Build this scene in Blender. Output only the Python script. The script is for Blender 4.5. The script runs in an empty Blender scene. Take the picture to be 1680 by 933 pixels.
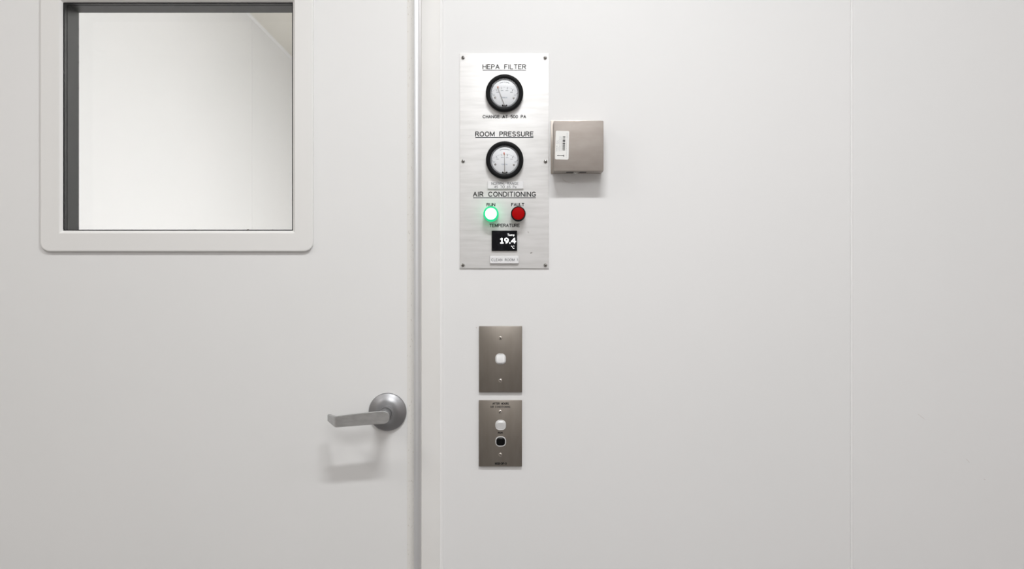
import bpy, bmesh, math, random
from mathutils import Vector, Matrix
random.seed(7)
C = bpy.context.scene.collection
sc = bpy.context.scene

# ------------------------------------------------------------------ camera, light, exposure
D = 1.75                       # camera to wall distance (m)
F = 1633.0                     # focal length in pixels of the 1680 px wide frame
ZC = 1.25                      # camera height
CEIL = 2.43
cam = bpy.data.cameras.new('camera'); cam.lens = 36.0 * F / 1680.0; cam.sensor_width = 36.0
cam.clip_start = 0.02
co = bpy.data.objects.new('camera', cam); C.objects.link(co)
co.location = (0, -D, ZC); co.rotation_euler = (math.pi / 2, 0, 0)
sc.camera = co

w = bpy.data.worlds.new('world'); sc.world = w; w.use_nodes = True
w.node_tree.nodes['Background'].inputs[0].default_value = (0.9, 0.92, 1.0, 1)
w.node_tree.nodes['Background'].inputs[1].default_value = 0.05

def area(name, loc, sx, sy, power, col=(1, 1, 1)):
    l = bpy.data.lights.new(name, 'AREA'); l.shape = 'RECTANGLE'; l.size = sx; l.size_y = sy
    l.energy = power; l.color = col
    o = bpy.data.objects.new(name, l); C.objects.link(o); o.location = loc
    return o
area('ceiling_light', (0.09, -0.93, CEIL - 0.02), 0.46, 0.06, 14.9, (0.985, 0.995, 1.0))
area('ceiling_light', (-1.35, -0.95, CEIL - 0.02), 0.5, 0.3, 6.8, (1, 0.966, 0.94))
area('ceiling_light', (1.45, -0.95, CEIL - 0.02), 0.5, 0.3, 4.6, (1, 0.99, 0.98))
area('ceiling_light', (0.10, -2.45, CEIL - 0.02), 1.6, 0.9, 23.0, (0.99, 0.992, 1.0))  # unseen fill panel behind the camera, added to raise the ambient light
area('next_room_light', (0.9, 1.3, CEIL - 0.02), 1.0, 0.8, 42.0, (0.975, 0.985, 1.0))
area('next_room_light', (0.9, 3.0, CEIL - 0.02), 0.8, 0.8, 21.0, (0.99, 0.99, 0.98))  # extra unseen panel, added to brighten the deep end of the next room

sc.view_settings.view_transform = 'Standard'; sc.view_settings.look = 'None'
sc.view_settings.gamma = 1.0; sc.view_settings.use_curve_mapping = False
sc.view_settings.exposure = 0.06

# ------------------------------------------------------------------ helpers
S0 = D / F
def PX(px, h=0.0): return (px - 840.0) * S0 * (1 - h / D)
def PZ(py, h=0.0): return ZC + (466.5 - py) * S0 * (1 - h / D)
def MM(v): return v * 0.001

def new_mat(name, col, rough=0.5, metal=0.0, emit=None, estr=0.0, spec=0.5):
    m = bpy.data.materials.new(name); m.use_nodes = True
    b = m.node_tree.nodes['Principled BSDF']
    b.inputs['Base Color'].default_value = (*col, 1); b.inputs['Roughness'].default_value = rough
    b.inputs['Metallic'].default_value = metal
    b.inputs['Specular IOR Level'].default_value = spec
    if emit:
        b.inputs['Emission Color'].default_value = (*emit, 1); b.inputs['Emission Strength'].default_value = estr
    return m

def noise_col(m, c0, c1, scale, stretch=(1, 1, 1), lo=0.35, hi=0.65, detail=4.0):
    nt = m.node_tree; b = nt.nodes['Principled BSDF']
    tc = nt.nodes.new('ShaderNodeTexCoord'); mp = nt.nodes.new('ShaderNodeMapping')
    mp.inputs['Scale'].default_value = stretch
    n = nt.nodes.new('ShaderNodeTexNoise'); n.inputs['Scale'].default_value = scale; n.inputs['Detail'].default_value = detail
    r = nt.nodes.new('ShaderNodeValToRGB')
    r.color_ramp.elements[0].position = lo; r.color_ramp.elements[0].color = (*c0, 1)
    r.color_ramp.elements[1].position = hi; r.color_ramp.elements[1].color = (*c1, 1)
    nt.links.new(tc.outputs['Object'], mp.inputs['Vector']); nt.links.new(mp.outputs['Vector'], n.inputs['Vector'])
    nt.links.new(n.outputs['Fac'], r.inputs['Fac'])
    nt.links.new(r.outputs['Color'], b.inputs['Base Color'])
    return n

def add_bump(m, scale, strength, dist=0.0005, stretch=(1, 1, 1)):
    nt = m.node_tree; b = nt.nodes['Principled BSDF']
    tc = nt.nodes.new('ShaderNodeTexCoord'); mp = nt.nodes.new('ShaderNodeMapping')
    mp.inputs['Scale'].default_value = stretch
    n = nt.nodes.new('ShaderNodeTexNoise'); n.inputs['Scale'].default_value = scale; n.inputs['Detail'].default_value = 3
    u = nt.nodes.new('ShaderNodeBump'); u.inputs['Strength'].default_value = strength; u.inputs['Distance'].default_value = dist
    nt.links.new(tc.outputs['Object'], mp.inputs['Vector']); nt.links.new(mp.outputs['Vector'], n.inputs['Vector'])
    nt.links.new(n.outputs['Fac'], u.inputs['Height']); nt.links.new(u.outputs['Normal'], b.inputs['Normal'])

def glass_mat(name, fac=0.06):
    m = bpy.data.materials.new(name); m.use_nodes = True
    nt = m.node_tree; nt.nodes.clear()
    out = nt.nodes.new('ShaderNodeOutputMaterial'); mix = nt.nodes.new('ShaderNodeMixShader')
    tr = nt.nodes.new('ShaderNodeBsdfTransparent'); tr.inputs[0].default_value = (0.99, 0.99, 0.99, 1)
    gl = nt.nodes.new('ShaderNodeBsdfGlossy'); gl.inputs['Roughness'].default_value = 0.03
    lw = nt.nodes.new('ShaderNodeLayerWeight'); lw.inputs['Blend'].default_value = 0.5
    pw = nt.nodes.new('ShaderNodeMath'); pw.operation = 'POWER'; pw.inputs[1].default_value = 5.0
    fr = nt.nodes.new('ShaderNodeMath'); fr.operation = 'MULTIPLY_ADD'; fr.inputs[1].default_value = 0.9; fr.inputs[2].default_value = 0.025
    nt.links.new(lw.outputs['Facing'], pw.inputs[0]); nt.links.new(pw.outputs[0], fr.inputs[0])
    nt.links.new(fr.outputs[0], mix.inputs[0]); nt.links.new(tr.outputs[0], mix.inputs[1])
    nt.links.new(gl.outputs[0], mix.inputs[2]); nt.links.new(mix.outputs[0], out.inputs[0])
    return m

M = {}
M['wall'] = new_mat('white_wall_panel', (0.83, 0.83, 0.83), 0.45); noise_col(M['wall'], (0.825, 0.827, 0.825), (0.84, 0.838, 0.836), 1.6)
M['joint'] = new_mat('white_joint_filler', (0.92, 0.92, 0.915), 0.3)
M['door'] = new_mat('white_door_laminate', (0.82, 0.82, 0.805), 0.42); noise_col(M['door'], (0.812, 0.814, 0.808), (0.832, 0.83, 0.824), 1.8)
M['frame'] = new_mat('white_painted_frame', (0.82, 0.815, 0.795), 0.4); noise_col(M['frame'], (0.81, 0.80, 0.78), (0.83, 0.825, 0.81), 9)
M['edge'] = new_mat('rough_painted_edge', (0.78, 0.76, 0.72), 0.6); noise_col(M['edge'], (0.62, 0.59, 0.55), (0.77, 0.755, 0.725), 420, (1, 1, 0.45), 0.26, 0.34, 1); add_bump(M['edge'], 320, 0.6, 0.0006, (1, 1, 0.5))
M['channel'] = new_mat('satin_aluminium', (0.86, 0.87, 0.89), 0.42, 0.9)
M['winframe'] = new_mat('white_moulded_frame', (0.82, 0.815, 0.80), 0.38)
M['black'] = new_mat('black_sealant', (0.012, 0.012, 0.012), 0.5)
M['spacer'] = new_mat('dark_grey_spacer', (0.035, 0.035, 0.037), 0.45, spec=0.3); noise_col(M['spacer'], (0.018, 0.018, 0.019), (0.028, 0.028, 0.029), 60)
M['glass'] = glass_mat('clear_glass')
M['floor'] = new_mat('grey_vinyl', (0.24, 0.23, 0.22), 0.4); noise_col(M['floor'], (0.21, 0.20, 0.195), (0.26, 0.25, 0.245), 30)
M['ceil'] = new_mat('white_ceiling', (0.82, 0.82, 0.80), 0.6)
M['ceil2'] = new_mat('cream_ceiling', (0.80, 0.78, 0.72), 0.6)
M['sidewall'] = new_mat('warm_white_wall', (0.73, 0.70, 0.665), 0.5)
M['pink_bounce'] = new_mat('pink_bounce_wall', (0.74, 0.69, 0.68), 0.5)  # pink put into the wall colour to tint the light it bounces
M['nextwall'] = new_mat('white_wall', (0.80, 0.80, 0.80), 0.5)
M['backwall'] = new_mat('beige_wall', (0.62, 0.60, 0.575), 0.55)
M['alu'] = new_mat('brushed_aluminium', (0.9, 0.9, 0.89), 0.52, 0.3); noise_col(M['alu'], (0.77, 0.765, 0.755), (0.87, 0.865, 0.86), 14, (1, 1, 9), 0.30, 0.60)
add_bump(M['alu'], 160, 0.12, 0.0003, (1, 1, 22))
M['steel_plate'] = new_mat('brushed_steel', (0.3, 0.27, 0.24), 0.36, 0.9); noise_col(M['steel_plate'], (0.27, 0.242, 0.212), (0.35, 0.318, 0.282), 16, (2.2, 1, 0.6), 0.3, 0.7, 6)  # dark tone of the reflected room put into the base colour
M['steel_box'] = new_mat('dull_steel', (0.55, 0.5, 0.46), 0.6, 0.55); noise_col(M['steel_box'], (0.36, 0.32, 0.29), (0.42, 0.38, 0.35), 26, (1, 1, 2.5), 0.3, 0.7, 6)
M['handle'] = new_mat('satin_chrome', (0.34, 0.34, 0.35), 0.44, 1.0); add_bump(M['handle'], 500, 0.05, 0.0002, (6, 1, 1))
M['lever'] = new_mat('brushed_lever_metal', (0.50, 0.50, 0.50), 0.4, 0.9); noise_col(M['lever'], (0.46, 0.46, 0.46), (0.54, 0.54, 0.54), 60, (1, 1, 3))
M['screw'] = new_mat('screw_steel', (0.42, 0.41, 0.39), 0.25, 1.0)
M['screw_light'] = new_mat('bright_screw_steel', (0.62, 0.57, 0.52), 0.3, 1.0)
M['dark'] = new_mat('dark_recess', (0.015, 0.014, 0.013), 0.6)
M['ink'] = new_mat('black_engraving_ink', (0.02, 0.02, 0.022), 0.6)
M['ink_dim'] = new_mat('worn_grey_ink', (0.10, 0.10, 0.11), 0.6)
M['ink_grey'] = new_mat('pale_grey_print', (0.34, 0.36, 0.40), 0.6)
M['ink_blue'] = new_mat('pale_blue_print', (0.42, 0.50, 0.62), 0.6)
M['bezel'] = new_mat('black_plastic', (0.005, 0.005, 0.0055), 0.5, spec=0.15)
M['dial'] = new_mat('white_dial', (0.88, 0.90, 0.93), 0.5)
M['ring'] = new_mat('grey_clear_plastic', (0.33, 0.34, 0.36), 0.25)
M['red'] = new_mat('red_print', (0.75, 0.05, 0.03), 0.5)
M['orange'] = new_mat('orange_print', (0.45, 0.2, 0.06), 0.5)
M['needle'] = new_mat('grey_needle', (0.30, 0.28, 0.27), 0.4)
M['tag'] = new_mat('white_engraved_plastic', (0.84, 0.84, 0.85), 0.35)
M['tag_edge'] = new_mat('grey_plastic_core', (0.25, 0.24, 0.23), 0.5)
M['red_lens'] = new_mat('dark_red_lens', (0.40, 0.002, 0.003), 0.4, spec=0.08)
M['green_rim'] = new_mat('lit_green_lens', (0.02, 0.12, 0.06), 0.5, spec=0.2, emit=(0.012, 0.66, 0.26), estr=1.0)
M['green_spill'] = new_mat('green_spill_glow', (0.02, 0.12, 0.06), 0.5, emit=(0.012, 0.66, 0.26), estr=2.4, spec=0.2)  # extra glow for the green spill, stronger than the lens itself
M['white_lens'] = new_mat('lit_white_lens', (0.8, 0.9, 0.85), 0.3, emit=(0.92, 1.0, 0.96), estr=1.6)
M['screen'] = new_mat('black_screen', (0.010, 0.010, 0.013), 0.25, spec=0.1); noise_col(M['screen'], (0.006, 0.006, 0.008), (0.024, 0.025, 0.03), 90, (1, 1, 1), 0.5, 0.85)
M['digits'] = new_mat('lit_white_digits', (0.8, 0.8, 0.8), 0.5, emit=(1, 1, 1), estr=0.95)
M['sticker'] = new_mat('white_paper_sticker', (0.84, 0.84, 0.82), 0.5)
M['rocker'] = new_mat('white_switch_plastic', (0.80, 0.80, 0.80), 0.25)
M['rocker_black'] = new_mat('black_switch_plastic', (0.004, 0.004, 0.0045), 0.4, spec=0.2)

WORLD = {}     # object name -> world origin
def wo(o): return WORLD[o.name]

def obj(name, bm, mat, parent=None, smooth=35, origin=None):
    bmesh.ops.recalc_face_normals(bm, faces=bm.faces[:])
    me = bpy.data.meshes.new(name)
    if origin is None:
        xs = [v.co for v in bm.verts]
        lo = Vector((min(c.x for c in xs), min(c.y for c in xs), min(c.z for c in xs)))
        hi = Vector((max(c.x for c in xs), max(c.y for c in xs), max(c.z for c in xs)))
        origin = (lo + hi) / 2
    origin = Vector(origin)
    bmesh.ops.translate(bm, verts=bm.verts[:], vec=-origin)
    bm.to_mesh(me); bm.free()
    for m in (mat if isinstance(mat, (list, tuple)) else [mat]): me.materials.append(m)
    if smooth:
        for p in me.polygons: p.use_smooth = True
        me.set_sharp_from_angle(angle=math.radians(smooth))
    o = bpy.data.objects.new(name, me); C.objects.link(o)
    WORLD[o.name] = origin
    if parent: o.parent = parent; o.location = origin - wo(parent)
    else: o.location = origin
    return o

def tag(o, label=None, cat=None, group=None, kind=None):
    if label: o['label'] = label
    if cat: o['category'] = cat
    if group: o['group'] = group
    if kind: o['kind'] = kind
    return o

def box(bm, x0, x1, y0, y1, z0, z1, bev=0.0, seg=2):
    vs = [bm.verts.new(p) for p in ((x0, y0, z0), (x1, y0, z0), (x1, y1, z0), (x0, y1, z0), (x0, y0, z1), (x1, y0, z1), (x1, y1, z1), (x0, y1, z1))]
    fs = [bm.faces.new([vs[i] for i in f]) for f in ((0, 3, 2, 1), (4, 5, 6, 7), (0, 1, 5, 4), (1, 2, 6, 5), (2, 3, 7, 6), (3, 0, 4, 7))]
    if bev > 0:
        es = list({e for f in fs for e in f.edges})
        bmesh.ops.bevel(bm, geom=es, offset=bev, segments=seg, affect='EDGES', profile=0.5)
    return bm

def hbox(px0, px1, py0, py1, h0, h1, bev=0.0, bm=None):
    """box whose front face (at height h1 off the wall) spans these photo pixels"""
    bm = bm or bmesh.new()
    return box(bm, PX(px0, h1), PX(px1, h1), -h1, -h0, PZ(py1, h1), PZ(py0, h1), bev)

def loft(bm, loops, cap0=True, cap1=True, closed=True):
    rings = [[bm.verts.new(p) for p in L] for L in loops]
    n = len(rings[0])
    for a, b in zip(rings[:-1], rings[1:]):
        for i in range(n if closed else n - 1):
            j = (i + 1) % n
            bm.faces.new((a[i], a[j], b[j], b[i]))
    if cap0: bm.faces.new(rings[0])
    if cap1: bm.faces.new(rings[-1][::-1])
    return rings

def lathe(cx, cz, prof, seg=64, bm=None, cap0=True, cap1=True, base=0.0):
    """prof: (radius, height off the wall)"""
    bm = bm or bmesh.new()
    loops = [[(cx + r * math.cos(2 * math.pi * i / seg), -(base + h), cz + r * math.sin(2 * math.pi * i / seg)) for i in range(seg)] for r, h in prof]
    loft(bm, loops, cap0, cap1)
    return bm

def rrect(cx, cz, hw, hh, r, seg=8):
    pts = []
    for q, (sx, sz) in enumerate(((1, 1), (-1, 1), (-1, -1), (1, -1))):
        for k in range(seg + 1):
            a = math.pi / 2 * (q + k / seg)
            pts.append((cx + sx * (hw - r) + r * math.cos(a), cz + sz * (hh - r) + r * math.sin(a)))
    return pts
def at_h(pts, h): return [(x, -h, z) for x, z in pts]

# ------------------------------------------------------------------ single line engraver's font
def arc(cx, cy, rx, ry, a0, a1, n=7):
    return [(cx + rx * math.cos(math.radians(a0 + (a1 - a0) * k / n)), cy + ry * math.sin(math.radians(a0 + (a1 - a0) * k / n))) for k in range(n + 1)]
G = {
 'A': (.72, [[(0, 0), (.36, 1), (.72, 0)], [(.13, .36), (.59, .36)]]),
 'B': (.62, [[(0, 0), (0, 1), (.36, 1)] + arc(.36, .75, .24, .25, 90, -90) + [(0, .5)], [(.36, .5)] + arc(.36, .25, .26, .25, 90, -90) + [(0, 0)]]),
 'C': (.74, [arc(.38, .5, .38, .5, 42, 318, 14)]),
 'D': (.68, [[(0, 0), (0, 1), (.3, 1)] + arc(.3, .5, .38, .5, 90, -90, 10) + [(0, 0)]]),
 'E': (.58, [[(.58, 0), (0, 0), (0, 1), (.58, 1)], [(0, .52), (.5, .52)]]),
 'F': (.56, [[(0, 0), (0, 1), (.56, 1)], [(0, .52), (.46, .52)]]),
 'G': (.76, [arc(.38, .5, .38, .5, 42, 325, 14) + [(.74, .42), (.42, .42)]]),
 'H': (.66, [[(0, 0), (0, 1)], [(.66, 0), (.66, 1)], [(0, .52), (.66, .52)]]),
 'I': (.06, [[(.03, 0), (.03, 1)]]),
 'L': (.54, [[(0, 1), (0, 0), (.54, 0)]]),
 'M': (.8, [[(0, 0), (0, 1), (.4, .1), (.8, 1), (.8, 0)]]),
 'N': (.66, [[(0, 0), (0, 1), (.66, 0), (.66, 1)]]),
 'O': (.78, [arc(.39, .5, .39, .5, 0, 360, 18)]),
 'P': (.6, [[(0, 0), (0, 1), (.34, 1)] + arc(.34, .74, .26, .26, 90, -90) + [(0, .48)]]),
 'R': (.64, [[(0, 0), (0, 1), (.36, 1)] + arc(.36, .75, .26, .25, 90, -90) + [(0, .5)], [(.34, .5), (.64, 0)]]),
 'S': (.62, [arc(.31, .75, .29, .25, 35, 255, 9) + arc(.31, .25, .31, .25, 90, -145, 9)]),
 'T': (.64, [[(0, 1), (.64, 1)], [(.32, 0), (.32, 1)]]),
 'U': (.64, [[(0, 1), (0, .32)] + arc(.32, .32, .32, .32, 180, 360, 9) + [(.64, 1)]]),
 'a': (.46, [arc(.22, .3, .22, .3, 0, 360, 12), [(.45, .62), (.45, 0)]]),
 '0': (.6, [arc(.3, .5, .3, .5, 0, 360, 16)]),
 '1': (.2, [[(0, .78), (.17, 1), (.17, 0)]]),
 '2': (.56, [arc(.28, .72, .28, .28, 165, -35, 8) + [(0, 0), (.56, 0)]]),
 '3': (.56, [arc(.26, .75, .27, .25, 150, -90, 8) + arc(.26, .25, .3, .25, 90, -150, 8)]),
 '4': (.58, [[(.42, 0), (.42, 1), (0, .3), (.58, .3)]]),
 '5': (.56, [[(.52, 1), (.08, 1), (.03, .55)] + arc(.26, .32, .3, .32, 110, -140, 10)]),
 '6': (.58, [[(.44, 1), (.06, .5)] + arc(.29, .31, .29, .31, 150, 510, 14)]),
 '1s': (.5, [[(.04, .8), (.27, 1), (.27, 0)], [(0, 0), (.52, 0)]]),
 '9': (.58, [arc(.29, .69, .27, .31, 0, 360, 14), arc(.16, .6, .42, .6, 15, -80, 8)]),
 '-': (.34, [[(0, .48), (.34, .48)]]),
}
def stroke_path(bm, pts, wd, y):
    """flat painted stroke (square nib with round joints) in the plane at depth y"""
    hw = wd / 2
    for (x0, z0), (x1, z1) in zip(pts[:-1], pts[1:]):
        dx, dz = x1 - x0, z1 - z0; L = math.hypot(dx, dz)
        if L < 1e-7: continue
        nx, nz = -dz / L * hw, dx / L * hw
        bm.faces.new([bm.verts.new(p) for p in ((x0 + nx, y, z0 + nz), (x0 - nx, y, z0 - nz), (x1 - nx, y, z1 - nz), (x1 + nx, y, z1 + nz))])
    for (x, z) in pts:
        bm.faces.new([bm.verts.new((x + hw * math.cos(a * math.pi / 3), y, z + hw * math.sin(a * math.pi / 3))) for a in range(6)])

def engrave(text, px0, px1, py0, py1, h, wd, bm=None, gap=.27, space=.85):
    """write text between photo columns px0..px1 and rows py0..py1, on the surface h off the wall"""
    bm = bm or bmesh.new()
    adv = []; x = 0
    for ch in text:
        if ch == ' ': x += space; continue
        adv.append((ch, x)); x += G[ch][0] + gap
    tot = x - gap
    X0, X1, Z0, Z1 = PX(px0, h), PX(px1, h), PZ(py1, h), PZ(py0, h)
    for ch, x in adv:
        for st in G[ch][1]:
            stroke_path(bm, [(X0 + (x + a) / tot * (X1 - X0), Z0 + b * (Z1 - Z0)) for a, b in st], wd, -h)
    return bm

def font_text(text, px0, px1, py0, py1, h, bold=0.0):
    """lettering in the built-in typeface, fitted to this box"""
    cu = bpy.data.curves.new('t', 'FONT'); cu.body = text; cu.size = 1; cu.offset = bold; cu.resolution_u = 4
    ob = bpy.data.objects.new('t', cu); C.objects.link(ob)
    dg = bpy.context.evaluated_depsgraph_get(); me = bpy.data.meshes.new_from_object(ob.evaluated_get(dg))
    bm = bmesh.new(); bm.from_mesh(me)
    bpy.data.objects.remove(ob); bpy.data.curves.remove(cu); bpy.data.meshes.remove(me)
    xs = [v.co.x for v in bm.verts]; ys = [v.co.y for v in bm.verts]
    x0, x1, y0, y1 = min(xs), max(xs), min(ys), max(ys)
    X0, X1, Z0, Z1 = PX(px0, h), PX(px1, h), PZ(py1, h), PZ(py0, h)
    for v in bm.verts:
        v.co = Vector((X0 + (v.co.x - x0) / (x1 - x0) * (X1 - X0), -h, Z0 + (v.co.y - y0) / (y1 - y0) * (Z1 - Z0)))
    return bm

# ------------------------------------------------------------------ the setting
XL, XR, YB = -2.1, 2.0, -3.3
def struct(name, bm, mat, label, cat, smooth=35):
    return tag(obj(name, bm, mat, None, smooth), label, cat, kind='structure')

OP_R = PX(691, 0.003)          # door opening, right side
OP_L = OP_R - 0.955
HEAD = 2.06
JW = 0.0375                    # face width of the door frame
TH = 0.07                      # wall panel thickness
JX = PX(1396.6)                # joint between two wall panels
bm = bmesh.new()
box(bm, OP_R + JW - 0.004, JX - 0.0011, 0, TH, 0, CEIL, 0.0008, 1)
box(bm, XL, OP_L - JW + 0.004, 0, TH, 0, CEIL)
box(bm, OP_L - JW + 0.004, OP_R + JW - 0.004, 0, TH, HEAD + 0.03, CEIL)
wfront = struct('wall_front', bm, M['wall'], 'white flush wall panel carrying the gauge panel and switch plates', 'wall')
wright = struct('wall_front_right', box(bmesh.new(), JX + 0.0011, XR, 0, TH, 0, CEIL, 0.0008, 1), M['wall'], 'bare white wall panel right of the vertical joint', 'wall')
# bead of filler in the joint
bm = bmesh.new()
prof = [(JX - 0.0011, 0.002), (JX - 0.0009, 0.0012), (JX - 0.0002, -0.0002), (JX + 0.0010, -0.0012), (JX + 0.0018, -0.0012), (JX + 0.0026, -0.0006), (JX + 0.0032, 0.0003), (JX + 0.0010, 0.012), (JX - 0.0011, 0.012)]
loft(bm, [[(x, y, z) for x, y in prof] for z in (0.0, CEIL)])
struct('trim_2', bm, M['joint'], 'thin white filler bead in the vertical wall joint', 'trim')

struct('floor_next_room', box(bmesh.new(), XL, XR, TH, 5.2, -0.05, 0), M['sidewall'], 'pale floor of the next room behind the white door', 'floor')  # unseen floor, made pale so its bounce brightens the ceiling
struct('floor', box(bmesh.new(), XL, XR, YB, TH, -0.05, 0), M['floor'], 'grey vinyl floor below the white door', 'floor')
struct('ceiling', box(bmesh.new(), XL, XR, YB, TH, CEIL, CEIL + 0.05), M['ceil'], 'white ceiling above the door wall', 'ceiling')
struct('wall_left', box(bmesh.new(), XL - 0.06, XL, YB, TH, 0, CEIL), M['sidewall'], 'warm white side wall left of the door', 'wall')
struct('wall_right', box(bmesh.new(), XR, XR + 0.06, YB, TH, 0, CEIL), M['pink_bounce'], 'side wall right of the bare panel, tinted pink for its bounce light', 'wall')
struct('wall_back', box(bmesh.new(), XL - 0.06, XR + 0.06, YB - 0.06, YB, 0, CEIL), M['backwall'], 'beige wall facing the white door', 'wall')
# the room behind the window in the door
NW = -1.150
struct('ceiling_next_room', box(bmesh.new(), NW - 0.06, XR, TH, 5.2, CEIL, CEIL + 0.05), M['ceil2'], 'cream ceiling of the next room seen through the door window', 'ceiling')
bm = bmesh.new(); box(bm, NW - 0.06, NW, TH, 2.655, 0, CEIL, 0.001, 1); box(bm, NW - 0.06, NW, 2.661, 5.2, 0, CEIL, 0.001, 1); box(bm, NW - 0.05, NW - 0.006, 2.65, 2.67, 0, CEIL)
struct('wall_next_room', bm, M['wall'], 'white side wall of the next room seen through the door window', 'wall')
bm = bmesh.new(); loft(bm, [[(NW, y, CEIL - 0.010), (NW + 0.004, y, CEIL - 0.0085), (NW + 0.0085, y, CEIL - 0.004), (NW + 0.010, y, CEIL), (NW, y, CEIL)] for y in (TH, 5.2)])
struct('trim_3', bm, M['wall'], 'white coving between wall and ceiling of the next room', 'trim')
struct('wall_far', box(bmesh.new(), NW - 0.06, XR, 5.2, 5.26, 0, CEIL), M['nextwall'], 'far wall of the next room', 'wall')
struct('wall_next_room_right', box(bmesh.new(), 1.6, 1.66, TH, 5.2, 0, CEIL), M['nextwall'], 'right wall of the next room', 'wall')

# door frame: face proud of the wall, returning into the opening; head and both jambs in one
def jamb(bm, x_open, x_out, z0, z1):
    s = 1 if x_out > x_open else -1
    p = [(x_open, TH), (x_open, -0.0018), (x_open + s * 0.0006, -0.0027), (x_open + s * 0.0016, -0.003), (x_out - s * 0.0010, -0.003), (x_out - s * 0.0002, -0.0026), (x_out, -0.0018), (x_out, TH)]
    loft(bm, [[(x, y, z) for x, y in p] for z in (z0, z1)])
bm = bmesh.new()
jamb(bm, OP_R, OP_R + JW - 0.004, 0, HEAD + 0.03)
jamb(bm, OP_L, OP_L - JW + 0.004, 0, HEAD + 0.03)
box(bm, OP_L, OP_R, -0.003, TH, HEAD, HEAD + 0.03, 0.001, 1)
fr = struct('trim_1', bm, M['frame'], 'white painted door frame beside the door handle', 'door frame')
bm = bmesh.new()
x1 = OP_R + JW - 0.004
prof = [(x1 - 0.0010, -0.0016), (x1 - 0.0006, -0.0033), (x1 + 0.0008, -0.0036), (x1 + 0.0026, -0.0026), (x1 + 0.0042, -0.0012), (x1 + 0.0052, 0.0), (x1 + 0.002, 0.001), (x1 - 0.001, 0.001)]
loft(bm, [[(x, y, z) for x, y in prof] for z in (0.0, HEAD + 0.03)])
obj('sealant_strip', bm, M['joint'], fr)
# satin metal stop in the gap between door and frame: a shallow cove
DF = -0.008                     # door face, behind the wall plane
DX = PX(680, -0.02)             # right edge of the door leaf
bm = bmesh.new()
prof = [(DX - 0.012, 0.034)] + [(DX - 0.004 + (OP_R - DX + 0.004) * t, 0.0125 + 0.006 * math.sin(math.pi * (0.1 + t * 0.75))) for t in [k / 10 for k in range(11)]] + [(OP_R, 0.05), (DX - 0.012, 0.05)]
loft(bm, [[(x, y, z) for x, y in prof] for z in (0.0, HEAD)])
obj('door_stop', bm, M['channel'], fr)
# ------------------------------------------------------------------ the door
LX0, LX1 = OP_L + 0.004, PX(668, DF)
LZ0, LZ1 = 0.008, HEAD - 0.004
YF, YR = -DF, -DF + 0.056
WX0, WX1, WZ0, WZ1 = PX(104, DF), PX(480.5, DF), PZ(378, DF), PZ(4.5, DF)     # glazed opening
bm = bmesh.new()
gx = [LX0, WX0, WX1, LX1]; gz = [LZ0, WZ0, WZ1, LZ1]
vf = [[bm.verts.new((x, YF, z)) for z in gz] for x in gx]; vr = [[bm.verts.new((x, YR, z)) for z in gz] for x in gx]
for i in range(3):
    for j in range(3):
        if (i, j) == (1, 1): continue
        for V in (vf, vr): bm.faces.new((V[i][j], V[i + 1][j], V[i + 1][j + 1], V[i][j + 1]))
for i in range(3):
    for j in (0, 3): bm.faces.new((vf[i][j], vf[i + 1][j], vr[i + 1][j], vr[i][j])); bm.faces.new((vf[j][i], vf[j][i + 1], vr[j][i + 1], vr[j][i]))
for a, b in (((1, 1), (2, 1)), ((2, 1), (2, 2)), ((2, 2), (1, 2)), ((1, 2), (1, 1))):
    bm.faces.new((vf[a[0]][a[1]], vf[b[0]][b[1]], vr[b[0]][b[1]], vr[a[0]][a[1]]))
door = struct('door_1', bm, M['door'], 'white flush door with a square window and a metal lever handle', 'door')
# bullnose edge strip with rough paint
bm = bmesh.new()
n = 10; wdt = DX - LX1
prof = [(LX1, YR)] + [(LX1 + wdt * math.sin(math.pi / 2 * k / n), YF - 0.0006 + 0.0126 * (1 - math.cos(math.pi / 2 * k / n))) for k in range(n + 1)] + [(DX, YR - 0.03), (DX - 0.008, YR - 0.03), (DX - 0.008, YR)]
loft(bm, [[(x, y, z) for x, y in prof] for z in (LZ0, LZ1)])
tag(obj('edge_strip', bm, M['edge'], door), 'rough off-white bullnose edge of the door')

# window frame: rounded outside, chamfered inside
FH = 0.0062
def wf_outer(inset, h):
    ox0, ox1, oz0, oz1 = PX(65.5, FH + DF), PX(513.5, FH + DF), PZ(412.5, FH + DF), PZ(-31, FH + DF)
    return at_h(rrect((ox0 + ox1) / 2, (oz0 + oz1) / 2, (ox1 - ox0) / 2 - inset, (oz1 - oz0) / 2 - inset, 0.0165 - inset), h + DF)
def wf_inner(out, h):
    return at_h(rrect((WX0 + WX1) / 2, (WZ0 + WZ1) / 2, (WX1 - WX0) / 2 + out, (WZ1 - WZ0) / 2 + out, 0.0006), h + DF)
bm = bmesh.new()
loft(bm, [wf_outer(0, 0.0), wf_outer(0, FH - 0.0018), wf_outer(0.0004, FH - 0.0008), wf_outer(0.0012, FH - 0.0002), wf_outer(0.0022, FH), wf_outer(0.0032, FH), wf_inner(0.0062, FH), wf_inner(0.0052, FH), wf_inner(0.0046, FH - 0.0004), wf_inner(0.0004, 0.0012), wf_inner(0, 0.0002), wf_inner(0, -0.004)], False, False)
wf = obj('window_frame', bm, M['winframe'], door, 28)
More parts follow.
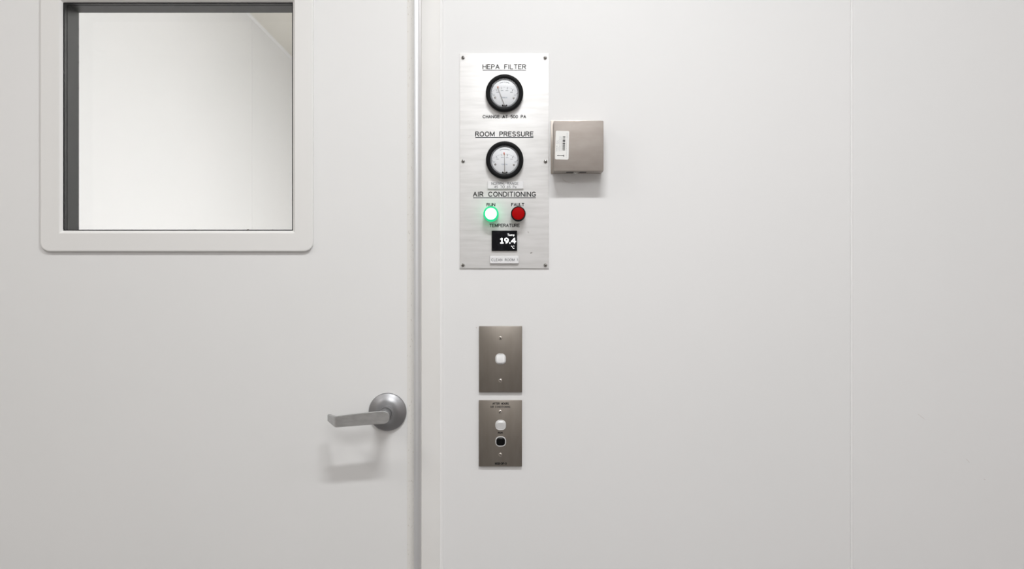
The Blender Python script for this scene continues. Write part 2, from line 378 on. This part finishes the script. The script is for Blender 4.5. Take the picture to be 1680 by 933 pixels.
# dark liner between the two panes
def ring(inset, h): return at_h(rrect((WX0 + WX1) / 2, (WZ0 + WZ1) / 2, (WX1 - WX0) / 2 - inset, (WZ1 - WZ0) / 2 - inset, 0.0004), h + DF)
bm = bmesh.new()
loft(bm, [ring(-0.001, -0.0005), ring(0.0016, -0.0008), ring(0.0016, -0.009), ring(0.0004, -0.0095), ring(0.0004, -0.013), ring(0.0014, -0.0135), ring(0.0014, -0.060), ring(-0.001, -0.060)], False, False)
obj('glazing_spacer', bm, M['spacer'], wf)
bm = bmesh.new(); loft(bm, [ring(-0.001, -0.0004), ring(0.0003, -0.0006), ring(0.0003, -0.0085), ring(-0.001, -0.0085)], False, False)
obj('rubber_gasket', bm, M['black'], wf)
# irregular beads of black sealant along the edges of both panes
def cs_side(k, n): return min(3, k // n)      # bottom, right, top, left
def bead(h, r0, amp, n_side, out):
    bm = bmesh.new()
    pts = []
    cs = [(WX0 - out, WZ0 - out), (WX1 + out, WZ0 - out), (WX1 + out, WZ1 + out), (WX0 - out, WZ1 + out)]
    nx = [(0, 1), (-1, 0), (0, -1), (1, 0)]
    for q in range(4):
        a, b = cs[q], cs[(q + 1) % 4]
        for k in range(n_side): pts.append((a[0] + (b[0] - a[0]) * k / n_side, a[1] + (b[1] - a[1]) * k / n_side, nx[q]))
    N = len(pts); loops = []
    for (x, z, nv) in pts:
        r = (1.0, 0.45, 0.7, 0.9)[cs_side(len(loops), n_side)] * r0 * random.uniform(0.6, 1.0) + (amp * random.random() if random.random() < 0.22 else 0)
        L = []
        for a in range(8):
            t = 2 * math.pi * a / 8
            L.append((x + nv[0] * r * math.cos(t), -(h + DF) + 0.0016 * math.sin(t), z + nv[1] * r * math.cos(t)))
        loops.append(L)
    loft(bm, loops + [loops[0]], False, False)
    return bm
obj('sealant_bead', bead(-0.0006, 0.0013, 0.0014, 170, 0.0004), M['black'], wf)
obj('sealant_bead', bead(-0.0580, 0.0018, 0.0012, 150, 0.0), M['black'], wf)
for h in (-0.003, -0.0585):
    bm = bmesh.new(); box(bm, WX0 + 0.0003, WX1 - 0.0003, -(h + DF), -(h + DF) + 0.003, WZ0 + 0.0003, WZ1 - 0.0003)
    obj('glass_pane', bm, M['glass'], wf, 0)

# lever handle
HX, HZ = PX(636, DF), PZ(675, DF)
R = 0.0333
rose = lathe(HX, HZ, [(R, 0), (R, 0.0035), (R - 0.0006, 0.0046), (R - 0.002, 0.0055), (0.0265, 0.0075), (0.0215, 0.0105), (0.0175, 0.0145), (0.0152, 0.0190), (0.0142, 0.0230), (0.0134, 0.0238), (0.0118, 0.0238), (0.0118, 0.017)], 72, base=DF)
hd = obj('door_handle', rose, M['handle'], door, 40)
tag(hd, 'satin metal lever handle on a round rose')
obj('collar', lathe(HX, HZ, [(0.0122, 0.018), (0.0122, 0.0262), (0.0116, 0.0270), (0.0104, 0.0270), (0.0104, 0.022)], 48, base=DF), M['handle'], hd)
obj('spindle', lathe(HX, HZ, [(0.0098, 0.018), (0.0098, 0.044), (0.0104, 0.050), (0.0104, 0.063)], 48, base=DF), M['handle'], hd)
LH = 0.060
secs = [(638.4, 682.0, 687.2, LH), (637.6, 679.4, 690.2, LH), (635.8, 677.0, 692.6, LH), (633, 675.3, 694.4, LH), (629, 674.3, 695.3, LH), (620, 674.7, 695.8, LH), (605, 676.2, 696.8, LH), (590, 677.9, 697.9, LH), (575, 679.6, 699.0, LH), (560, 681.6, 700.3, LH), (553, 682.5, 700.8, LH), (550.6, 682.9, 700.9, LH - 0.0006), (549.0, 683.0, 700.6, LH - 0.0024), (547.6, 682.7, 699.6, LH - 0.006), (545, 682.0, 697.6, LH - 0.012), (541, 680.7, 694.1, LH - 0.021), (537.4, 679.4, 690.8, LH - 0.029)]
P3 = [(PX(p, h), -h, PZ(a, h), PZ(b, h)) for p, a, b, h in secs]
loops = []
T = 0.0065; bv = 0.0009
for i, (x, y, zt, zb) in enumerate(P3):
    a = P3[max(0, i - 1)]; b = P3[min(len(P3) - 1, i + 1)]
    tx, ty = b[0] - a[0], b[1] - a[1]; L = math.hypot(tx, ty); tx /= L; ty /= L
    nx, ny = ty, -tx                       # towards the door
    if ny < 0 and abs(ny) > 0.2: nx, ny = -nx, -ny
    if i > 11 and nx < 0: nx, ny = -nx, -ny
    def q(d, z): return (x + nx * d, y + ny * d, z)
    loops.append([q(0, zt - bv), q(bv, zt), q(T - bv, zt), q(T, zt - bv), q(T, zb + bv), q(T - bv, zb), q(bv, zb), q(0, zb + bv)])
bm = bmesh.new(); loft(bm, loops)
obj('lever', bm, M['lever'], hd, 30)

# ------------------------------------------------------------------ helpers for fittings
def screw(px, py, h, r, parent, mat, ang=30, dome=0.0016):
    x, z = PX(px, h), PZ(py, h)
    s = obj('screw', lathe(x, z, [(r, 0), (r, dome * 0.35), (r * 0.85, dome * 0.7), (r * 0.55, dome * 0.93), (r * 0.2, dome)], 24, base=h), mat, parent)
    bm = bmesh.new(); box(bm, -r * 0.75, r * 0.75, -0.0003, 0.0003, -r * 0.2, r * 0.2)
    bmesh.ops.rotate(bm, verts=bm.verts[:], matrix=Matrix.Rotation(math.radians(ang), 3, 'Y'))
    bmesh.ops.translate(bm, verts=bm.verts[:], vec=(x, -(h + dome), z))
    obj('screw_slot', bm, M['dark'], s, 0)
    return s

# ------------------------------------------------------------------ gauge panel
PT = 0.0025
bm = hbox(754.2, 900.6, 87.5, 440, 0, PT, 0.0006)
panel = tag(obj('control_panel', bm, M['alu']), 'tall brushed metal panel with two round gauges and two indicator lights on the white wall', 'control panel')
for px, py, a in ((759.6, 94.6, 100), (894.5, 95, 20), (759.8, 264.5, 70), (894.9, 265, 45), (759.5, 434.8, 95), (894.8, 434.8, 60)):
    screw(px, py, PT, 0.0031, panel, M['screw'], a, 0.0022)
TX = PT + 0.00015
def letters(text, *a, wd=0.0015, mat='ink', parent=None, **k):
    return obj('lettering', engrave(text, *a, TX if 'h' not in k else k.pop('h'), wd, **k), M[mat], parent or panel, 0)
def underline(px0, px1, py):
    bm = bmesh.new(); box(bm, PX(px0, TX), PX(px1, TX), -TX, -PT + 0.0002, PZ(py + .55, TX), PZ(py - .55, TX)); obj('underline', bm, M['ink'], panel, 0)
letters('HEPA FILTER', 792.3, 862.5, 105.9, 112.9); underline(791.8, 863, 115.1)
letters('CHANGE AT 500 PA', 792.3, 862.6, 189.0, 193.6, wd=0.00115)
letters('ROOM PRESSURE', 780.2, 874.6, 216.2, 223.3); underline(779.8, 875, 225.5)
letters('AIR CONDITIONING', 776.5, 879, 314.9, 322.0); underline(776.2, 879, 324.2)
letters('RUN', 798.6, 812, 333.5, 337.8, wd=0.00115)
letters('FAULT', 839.3, 859.6, 333.4, 337.7, wd=0.00115)
letters('TEMPERATURE', 803.3, 852.2, 367.3, 372.0, wd=0.00115)

def gauge(px, py, tip, red_at, top_plate):
    """round gauge: black bezel, white dial with scale, needle and a clear cover"""
    cx, cz = PX(px, 0.0122), PZ(py, 0.0122)
    B = PT + 0.0012
    g = obj('pressure_gauge', lathe(cx, cz, [(0.0285, -0.0012), (0.0290, 0.0), (0.0322, 0.0008), (0.0328, 0.0025), (0.0328, 0.0085), (0.0322, 0.0100), (0.0308, 0.0108), (0.0280, 0.0110), (0.0262, 0.0103), (0.0254, 0.0085), (0.0252, 0.0030), (0.012, 0.0030)], 80, base=B, cap1=True), M['bezel'], panel, 30)
    obj('inner_ring', lathe(cx, cz, [(0.0250, 0.0032), (0.0250, 0.0068), (0.0246, 0.0070), (0.0236, 0.0064), (0.0232, 0.0054)], 64, base=B, cap0=False, cap1=False), M['ring'], g)
    dial_h = B + 0.0068
    dl = obj('dial_face', lathe(cx, cz - 0.0002, [(0.0228, 0.0031), (0.0228, 0.0066), (0.0225, 0.0068)], 64, base=B), M['dial'], g)
    h = dial_h + 0.0002; S = S0 * (1 - h / D)
    pvx, pvz = cx, cz - 20.3 * S0
    # scale: long and short ticks, figures under the long ones
    bm = bmesh.new(); bg = bmesh.new()
    for k in range(21):
        a = math.radians(-46 + 92 * k / 20); big = k % 4 == 0 or k == 20
        r0, r1 = (27.0, 30.4) if big else (29.2, 30.4)
        stroke_path(bm if big and k > 10 else bg, [(pvx + r * S0 * math.sin(a), pvz + r * S0 * math.cos(a)) for r in (r0, r1)], 0.00075 if big else 0.00045, -h)
        if big and abs(k - 10) > 1:
            x, z = pvx + 24.6 * S0 * math.sin(a), pvz + 24.6 * S0 * math.cos(a)
            for dx in (-1.4, 0, 1.4): stroke_path(bg, [(x + (dx - .4) * S0, z), (x + (dx + .4) * S0, z)], 0.0008, -h)
    for k in range(13):                    # curved line of small print at the top of the dial
        a = math.radians(-24 + 48 * k / 12); x, z = cx + 17.8 * S0 * math.sin(a), cz + 17.8 * S0 * math.cos(a)
        stroke_path(bg, [(x - .5 * S0, z), (x + .5 * S0, z)], 0.0008, -h)
    obj('scale_marks', bm, M['ink'], g, 0); obj('scale_print', bg, M['ink_grey'], g, 0)
    bm = bmesh.new()
    ppx, ppy = 840 + cx / S, 466.5 - (cz - ZC) / S
    engrave('PASCAL', ppx - 4.8, ppx + 4.8, ppy + 6.2, ppy + 8.0, h, 0.0004, bm)
    obj('dial_lettering', bm, M['ink_blue'], g, 0)
    for dx, dy in ((-15.2, -7.2), (14.8, -8.0)):
        obj('dial_screw', lathe(cx + dx * S0, cz + dy * S0, [(0.0017, 0), (0.0017, 0.0005), (0.0012, 0.0009)], 20, base=dial_h), M['screw'], g)
    # needle
    tx, tz = cx + tip[0] * S0, cz + tip[1] * S0
    bm = bmesh.new(); nh = dial_h + 0.0010
    dx, dz = tx - pvx, tz - pvz; L = math.hypot(dx, dz); ux, uz = dx / L, dz / L
    wv = (-uz, ux)
    lp = lambda x, z, wd: [(x + wv[0] * wd, -nh, z + wv[1] * wd), (x + wv[0] * wd, -nh - 0.0004, z + wv[1] * wd), (x - wv[0] * wd, -nh - 0.0004, z - wv[1] * wd), (x - wv[0] * wd, -nh, z - wv[1] * wd)]
    loft(bm, [lp(pvx, pvz, 0.00065), lp(tx, tz, 0.0003)])
    obj('needle', bm, M['needle'], g, 0)
    bm = bmesh.new(); rx, rz = cx + red_at[0] * S0, cz + red_at[1] * S0
    lathe(rx, rz, [(0.0012, 0), (0.0012, 0.0004)], 16, bm, base=h); obj('red_mark', bm, M['red'], g, 0)
    bm = bmesh.new(); box(bm, -0.0006, 0.0006, -0.0004, 0, -0.0014, 0.0014)
    bmesh.ops.rotate(bm, verts=bm.verts[:], matrix=Matrix.Rotation(math.atan2(ux, uz), 3, 'Y'))
    bmesh.ops.translate(bm, verts=bm.verts[:], vec=(tx - ux * 0.0015, -nh - 0.0004, tz - uz * 0.0015))
    obj('needle_tip', bm, M['orange'], g, 0)
    # pivot bracket at the bottom of the dial
    bm = bmesh.new()
    for s in (-1, 1): lathe(pvx + s * 3.2 * S0, pvz + 0.2 * S0, [(0.0013, 0), (0.0013, 0.0018), (0.0008, 0.0021)], 16, bm, base=dial_h)
    box(bm, pvx - 3.2 * S0, pvx + 3.2 * S0, -dial_h - 0.0022, -dial_h, pvz - 0.9 * S0, pvz - 0.1 * S0)
    obj('pivot_bracket', bm, M['bezel'], g)
    # clear cover
    obj('clear_cover', lathe(cx, cz, [(0.0252, 0.0092), (0.0252, 0.0098), (0.018, 0.0104), (0.009, 0.0107), (0.001, 0.0108)], 64, base=B), M['glass'], g)
    return g
gauge(827.7, 152.4, (-11.6, 10.0), (-10.9, 9.8), True)
gauge(828.0, 262.3, (-0.8, 10.4), (-1.1, 11.3), False)

def name_tag(px0, px1, py0, py1, h, lines, lab):
    bm = hbox(px0, px1, py0, py1, PT, h, 0.0003)
    for f in bm.faces: f.material_index = 0 if f.normal.y < -0.5 or f.calc_center_median().y < -h + 0.0002 else 1
    t = tag(obj('name_tag', bm, [M['tag'], M['tag_edge']], panel, 0), lab)
    for (s, a, b, c, d, wd, mt) in lines: letters(s, a, b, c, d, wd=wd, mat=mt, parent=t, h=h + 0.00012)
name_tag(800.2, 858.6, 297.6, 309.6, 0.0055, [('NORMAL RANGE', 806.6, 850.2, 299.0, 302.9, 0.0006, 'ink_dim'), ('45 TO 65 Pa', 811.2, 846.8, 304.6, 308.3, 0.0006, 'ink_dim')], 'white engraved tag reading normal range')
name_tag(803.9, 850.9, 419.8, 432.0, 0.0065, [('CLEAN ROOM 1', 806.4, 849.2, 424.0, 428.0, 0.0006, 'ink_dim')], 'white engraved tag reading clean room')

def indicator(px, py, rim, lens, lit):
    H = 0.0245
    cx, cz = PX(px, H), PZ(py, H)
    ro = 0.0132 if lit else 0.0129
    i = obj('indicator_light', lathe(cx, cz, [(0.0112, 0), (0.0125, 0.0006), (ro - 0.0004, 0.0016), (ro - 0.0004, 0.0080 if lit else 0.0145), (ro - 0.001, 0.0090 if lit else 0.0155), (0.0105, 0.0090 if lit else 0.0155)], 56, base=PT), M['bezel'], panel)
    tag(i, 'lit green indicator light' if lit else 'unlit dark red indicator light')
    if lit:
        obj('spill_ring', lathe(cx, cz, [(0.0129, 0.0030), (0.0131, 0.0034), (0.0131, 0.0078), (0.0126, 0.0081)], 56, base=PT), M['green_spill'], i)  # added glowing ring that throws green light onto the panel
        obj('lens_rim', lathe(cx, cz, [(0.0124, 0.0078), (0.0133, 0.0082), (0.0133, 0.0188), (0.0128, 0.0206), (0.0112, 0.0220), (0.0104, 0.0222), (0.0098, 0.0200)], 56, base=PT), M['green_rim'], i)
        obj('lens', lathe(cx, cz, [(0.0100, 0.0185), (0.0099, 0.0222), (0.0085, 0.0228), (0.005, 0.0233), (0.001, 0.0234)], 48, base=PT), M['white_lens'], i)
    else:
        obj('lens_rim', lathe(cx, cz, [(0.0118, 0.0150), (0.0128, 0.0154), (0.0128, 0.0205), (0.0122, 0.0216), (0.0116, 0.0218), (0.0110, 0.0216), (0.0109, 0.0200)], 56, base=PT), M['bezel'], i)
        obj('lens', lathe(cx, cz, [(0.0109, 0.0180), (0.0109, 0.0214), (0.0104, 0.0220), (0.008, 0.0225), (0.004, 0.0227), (0.001, 0.0228)], 48, base=PT), M['red_lens'], i)
indicator(805.4, 350.4, None, None, True)
indicator(850.3, 350.2, None, None, False)

DH = 0.0055
disp = tag(obj('temperature_display', hbox(806.6, 848.3, 378.2, 411.3, PT, DH, 0.0004), M['bezel'], panel), 'black display showing 19.4 degrees')
bm = hbox(807.8, 847.2, 379.4, 410.0, DH - 0.0004, DH + 0.0002); obj('screen', bm, M['screen'], disp, 0)
for s, a in (('Temp', (832.4, 844.0, 383.2, 388.0, DH + 0.0004, 0.006)), ('°C', (838.4, 844.0, 402.8, 407.6, DH + 0.0004, 0.006))):
    obj('lettering', font_text(s, *a), M['digits'], disp, 0)
bm = bmesh.new(); dh = DH + 0.0004
for ch, a, b in (('1s', 821.2, 825.4), ('9', 828.0, 833.6), ('4', 839.2, 845.8)):
    engrave([ch], a, b, 390.7, 398.4, dh, 0.0020, bm, gap=0)
box(bm, PX(835.4, dh), PX(837.5, dh), -dh, -dh + 0.0003, PZ(399.5, dh), PZ(397.4, dh))
obj('digits', bm, M['digits'], disp, 0)

# ------------------------------------------------------------------ metal box beside the panel
BH = 0.040
bm = hbox(908.3, 990.3, 197.6, 280.6, 0.0015, BH, 0.0016)
mb = tag(obj('junction_box', bm, M['steel_box']), 'square dull steel box on the wall right of the gauge panel', 'junction box')
obj('back_plate', hbox(903.6, 986.6, 197.6, 284.6, 0, 0.0022, 0.0004), M['screw_light'], mb)
zb = PZ(280.6, BH)
for a, b in ((930, 941.5), (951.5, 963)):
    bm = bmesh.new(); box(bm, PX(a, BH), PX(b, BH), -0.030, -0.014, zb - 0.0003, zb + 0.001); obj('slot', bm, M['dark'], mb, 0)
bm = bmesh.new()
loft(bm, [[(PX(945.8, BH) + r * math.cos(t * math.pi / 8), -0.022 + r * math.sin(t * math.pi / 8), zb - d) for t in range(16)] for r, d in ((0.0046, -0.001), (0.0046, 0.0008), (0.0036, 0.002), (0.0016, 0.0026))])
obj('screw', bm, M['screw'], mb)
SH = BH + 0.0002
bm = bmesh.new()
sx, sz = PX(922.2, SH), PZ(238, SH)
L0 = rrect(0, 0, 10.8 * S0, 23.0 * S0, 0.0022, 6); ca, sa = math.cos(math.radians(-1.6)), math.sin(math.radians(-1.6))
rot = lambda p: (sx + p[0] * ca - p[1] * sa, sz + p[0] * sa + p[1] * ca)
loft(bm, [[(x, -h, z) for x, z in map(rot, L0)] for h in (BH - 0.0001, SH)])
st = tag(obj('sticker', bm, M['sticker'], mb, 0), 'white paper sticker with a barcode')
th = SH + 0.00015
def srect(bm, u0, u1, v0, v1):     # sticker coordinates in photo pixels from its centre, v up
    bm.faces.new([bm.verts.new((x, -th, z)) for x, z in map(rot, ((u0 * S0, v0 * S0), (u1 * S0, v0 * S0), (u1 * S0, v1 * S0), (u0 * S0, v1 * S0)))])
bm = bmesh.new()
v = 14.3
for thick, gapv in ((1.0, .5), (.6, .9), (.5, .8), (.4, .8), (1.6, .3), (1.5, 1.1), (.5, .5), (1.6, .4), (.6, .7), (.8, .5), (.5, .5), (1.0, .5), (.7, .7), (.8, .5), (.8, .7), (.5, .5)):
    if v - thick < -10.6: break
    srect(bm, .8, 4.8, v - thick, v); v -= thick + gapv
obj('barcode', bm, M['ink'], st, 0)
bm = bmesh.new()
for u, r0, r1, wd in ((-1.0, 14, -10, .55), (-3.6, 14, 2, .7), (-3.6, .5, -10, .7), (-6.0, 8, 2, .5), (-6.0, -3.5, -10, .5), (-8.2, 7, 3, .8), (-8.2, -1, -10, .8), (7.2, 20, -20, .35), (8.6, 19, 8, .3)):
    v = r0
    while v > r1:
        ln = random.choice((.7, .9, 1.3)); srect(bm, u - wd / 2, u + wd / 2, v - ln, v); v -= ln + random.choice((.35, .5, .9))
obj('small_print', bm, M['ink_grey'], st, 0)
bm = bmesh.new()
for u, wv, hv in ((2.6, 1.1, 3.0), (.8, 1.4, 1.5), (-1.2, 1.3, 1.5), (-3.2, 1.2, 1.5), (-4.9, 1.0, 1.5), (-6.3, 1.0, 1.9), (-7.6, .8, 1.3)):
    srect(bm, u, u + wv, -16.8 - hv / 2, -16.8 + hv / 2)
obj('print_mark', bm, M['ink'], st, 0)

# ------------------------------------------------------------------ switch plates
WP = 0.0045
def plate(name, px0, px1, py0, py1, label):
    bm = hbox(px0, px1, py0, py1, 0, WP, 0.0007)
    return tag(obj(name, bm, M['steel_plate']), label, 'switch plate')
def rocker(px, py, parent, black=False, up=True, hw=8.7, hh=8.9):
    x, z = PX(px, WP), PZ(py, WP)
    a, b = hw * S0, hh * S0; r = 0.0074
    bm = bmesh.new()
    L = lambda ins, h: at_h(rrect(x, z, a - ins, b - ins, r - min(ins, 0.004) * 0.8), WP + h)
    loft(bm, [L(0, -0.0005), L(0, 0.0010), L(0.0004, 0.0016), L(0.0012, 0.0016), L(0.0015, 0.0008)], False, True)
    k = obj('rocker_switch', bm, M['rocker'], parent, 40)
    i0 = 0.0017
    bm = bmesh.new()
    def T_(ins, h, tilt):
        out = []
        for (px_, pz_) in rrect(x, z, a - ins, b - ins, max(0.0012, 0.0058 - ins * 0.5)):
            t = (pz_ - z) / (b - ins)
            out.append((px_, -(WP + h + tilt * t), pz_))
        return out
    tl = 0.0016 if up else -0.0014
    loft(bm, [T_(i0, 0.0004, 0), T_(i0, 0.0026, tl), T_(i0 + 0.0007, 0.0034, tl), T_(i0 + 0.0022, 0.0038, tl * 1.1)])
    kb = obj('rocker', bm, M['rocker_black' if black else 'rocker'], k, 30)
    if black: tag(kb, 'black rocker')
    return k
p1 = plate('switch_plate', 785.8, 856.6, 534.8, 643.2, 'upper steel switch plate with a single white rocker and no lettering')
screw(820.9, 554.3, WP, 0.0032, p1, M['screw_light'], 60, 0.0008); screw(820.9, 624.2, WP, 0.0032, p1, M['screw_light'], 35, 0.0008)
rocker(821.3, 588.7, p1, up=False)
bm = bmesh.new(); box(bm, PX(817.2, WP), PX(825.2, WP), -WP - 0.0022, -WP, PZ(595.9, WP), PZ(594.9, WP)); obj('rocker_gap', bm, M['dark'], p1, 0)
p2 = plate('switch_plate', 785.5, 856.4, 656.2, 764.8, 'lower steel switch plate with white and black rockers under small black lettering')
screw(820.6, 675.4, WP, 0.0032, p2, M['screw_light'], -50, 0.0008); screw(820.9, 745.6, WP, 0.0032, p2, M['screw_light'], 25, 0.0008)
rocker(821.4, 697.0, p2, hh=8.4); rocker(821.4, 723.9, p2, black=True, hh=8.3)
wh = WP + 0.00015
letters('AFTER HOURS', 808.2, 834.4, 660.3, 663.3, wd=0.0008, parent=p2, h=wh)
letters('AIR CONDITIONING', 804.8, 837, 665.6, 668.5, wd=0.0006, gap=0.36, parent=p2, h=wh)
letters('RUN', 817.3, 824.3, 708.3, 710.6, wd=0.0009, parent=p2, h=wh)
letters('MSB-DP-3', 812.3, 830.8, 758.6, 761.6, wd=0.0009, parent=p2, h=wh)

# ------------------------------------------------------------------ small scuffs on the surfaces
M['scuff'] = new_mat('grey_scuff', (0.45, 0.43, 0.41), 0.6); M['stain'] = new_mat('faint_stain', (0.66, 0.63, 0.60), 0.6)
def scuff(parent, pts, wd, mat, h=0.00012):
    bm = bmesh.new(); stroke_path(bm, [(PX(a, h), PZ(b, h)) for a, b in pts], wd, -h); obj('scuff_mark', bm, M[mat], parent, 0)
scuff(wright, [(1506.5, 679.5), (1511.5, 683.2), (1516.5, 687.2)], 0.0006, 'stain')
scuff(wright, [(1585.5, 752.8), (1590.5, 758.2)], 0.0006, 'stain'); scuff(wright, [(1614.5, 785.5), (1616.5, 786.8)], 0.001, 'stain')
scuff(wfront, [(923.2, 292.5), (924.5, 295.5), (929, 298.3), (936, 300), (944, 301.2)], 0.0006, 'stain')
scuff(wfront, [(781.0, 537.0), (782.2, 537.8)], 0.0012, 'stain')
scuff(panel, [(870.4, 415.0), (872.6, 414.2)], 0.0018, 'scuff', PT + 0.0001)
scuff(panel, [(866.2, 379.5), (867.2, 382.0)], 0.0009, 'scuff', PT + 0.0001)
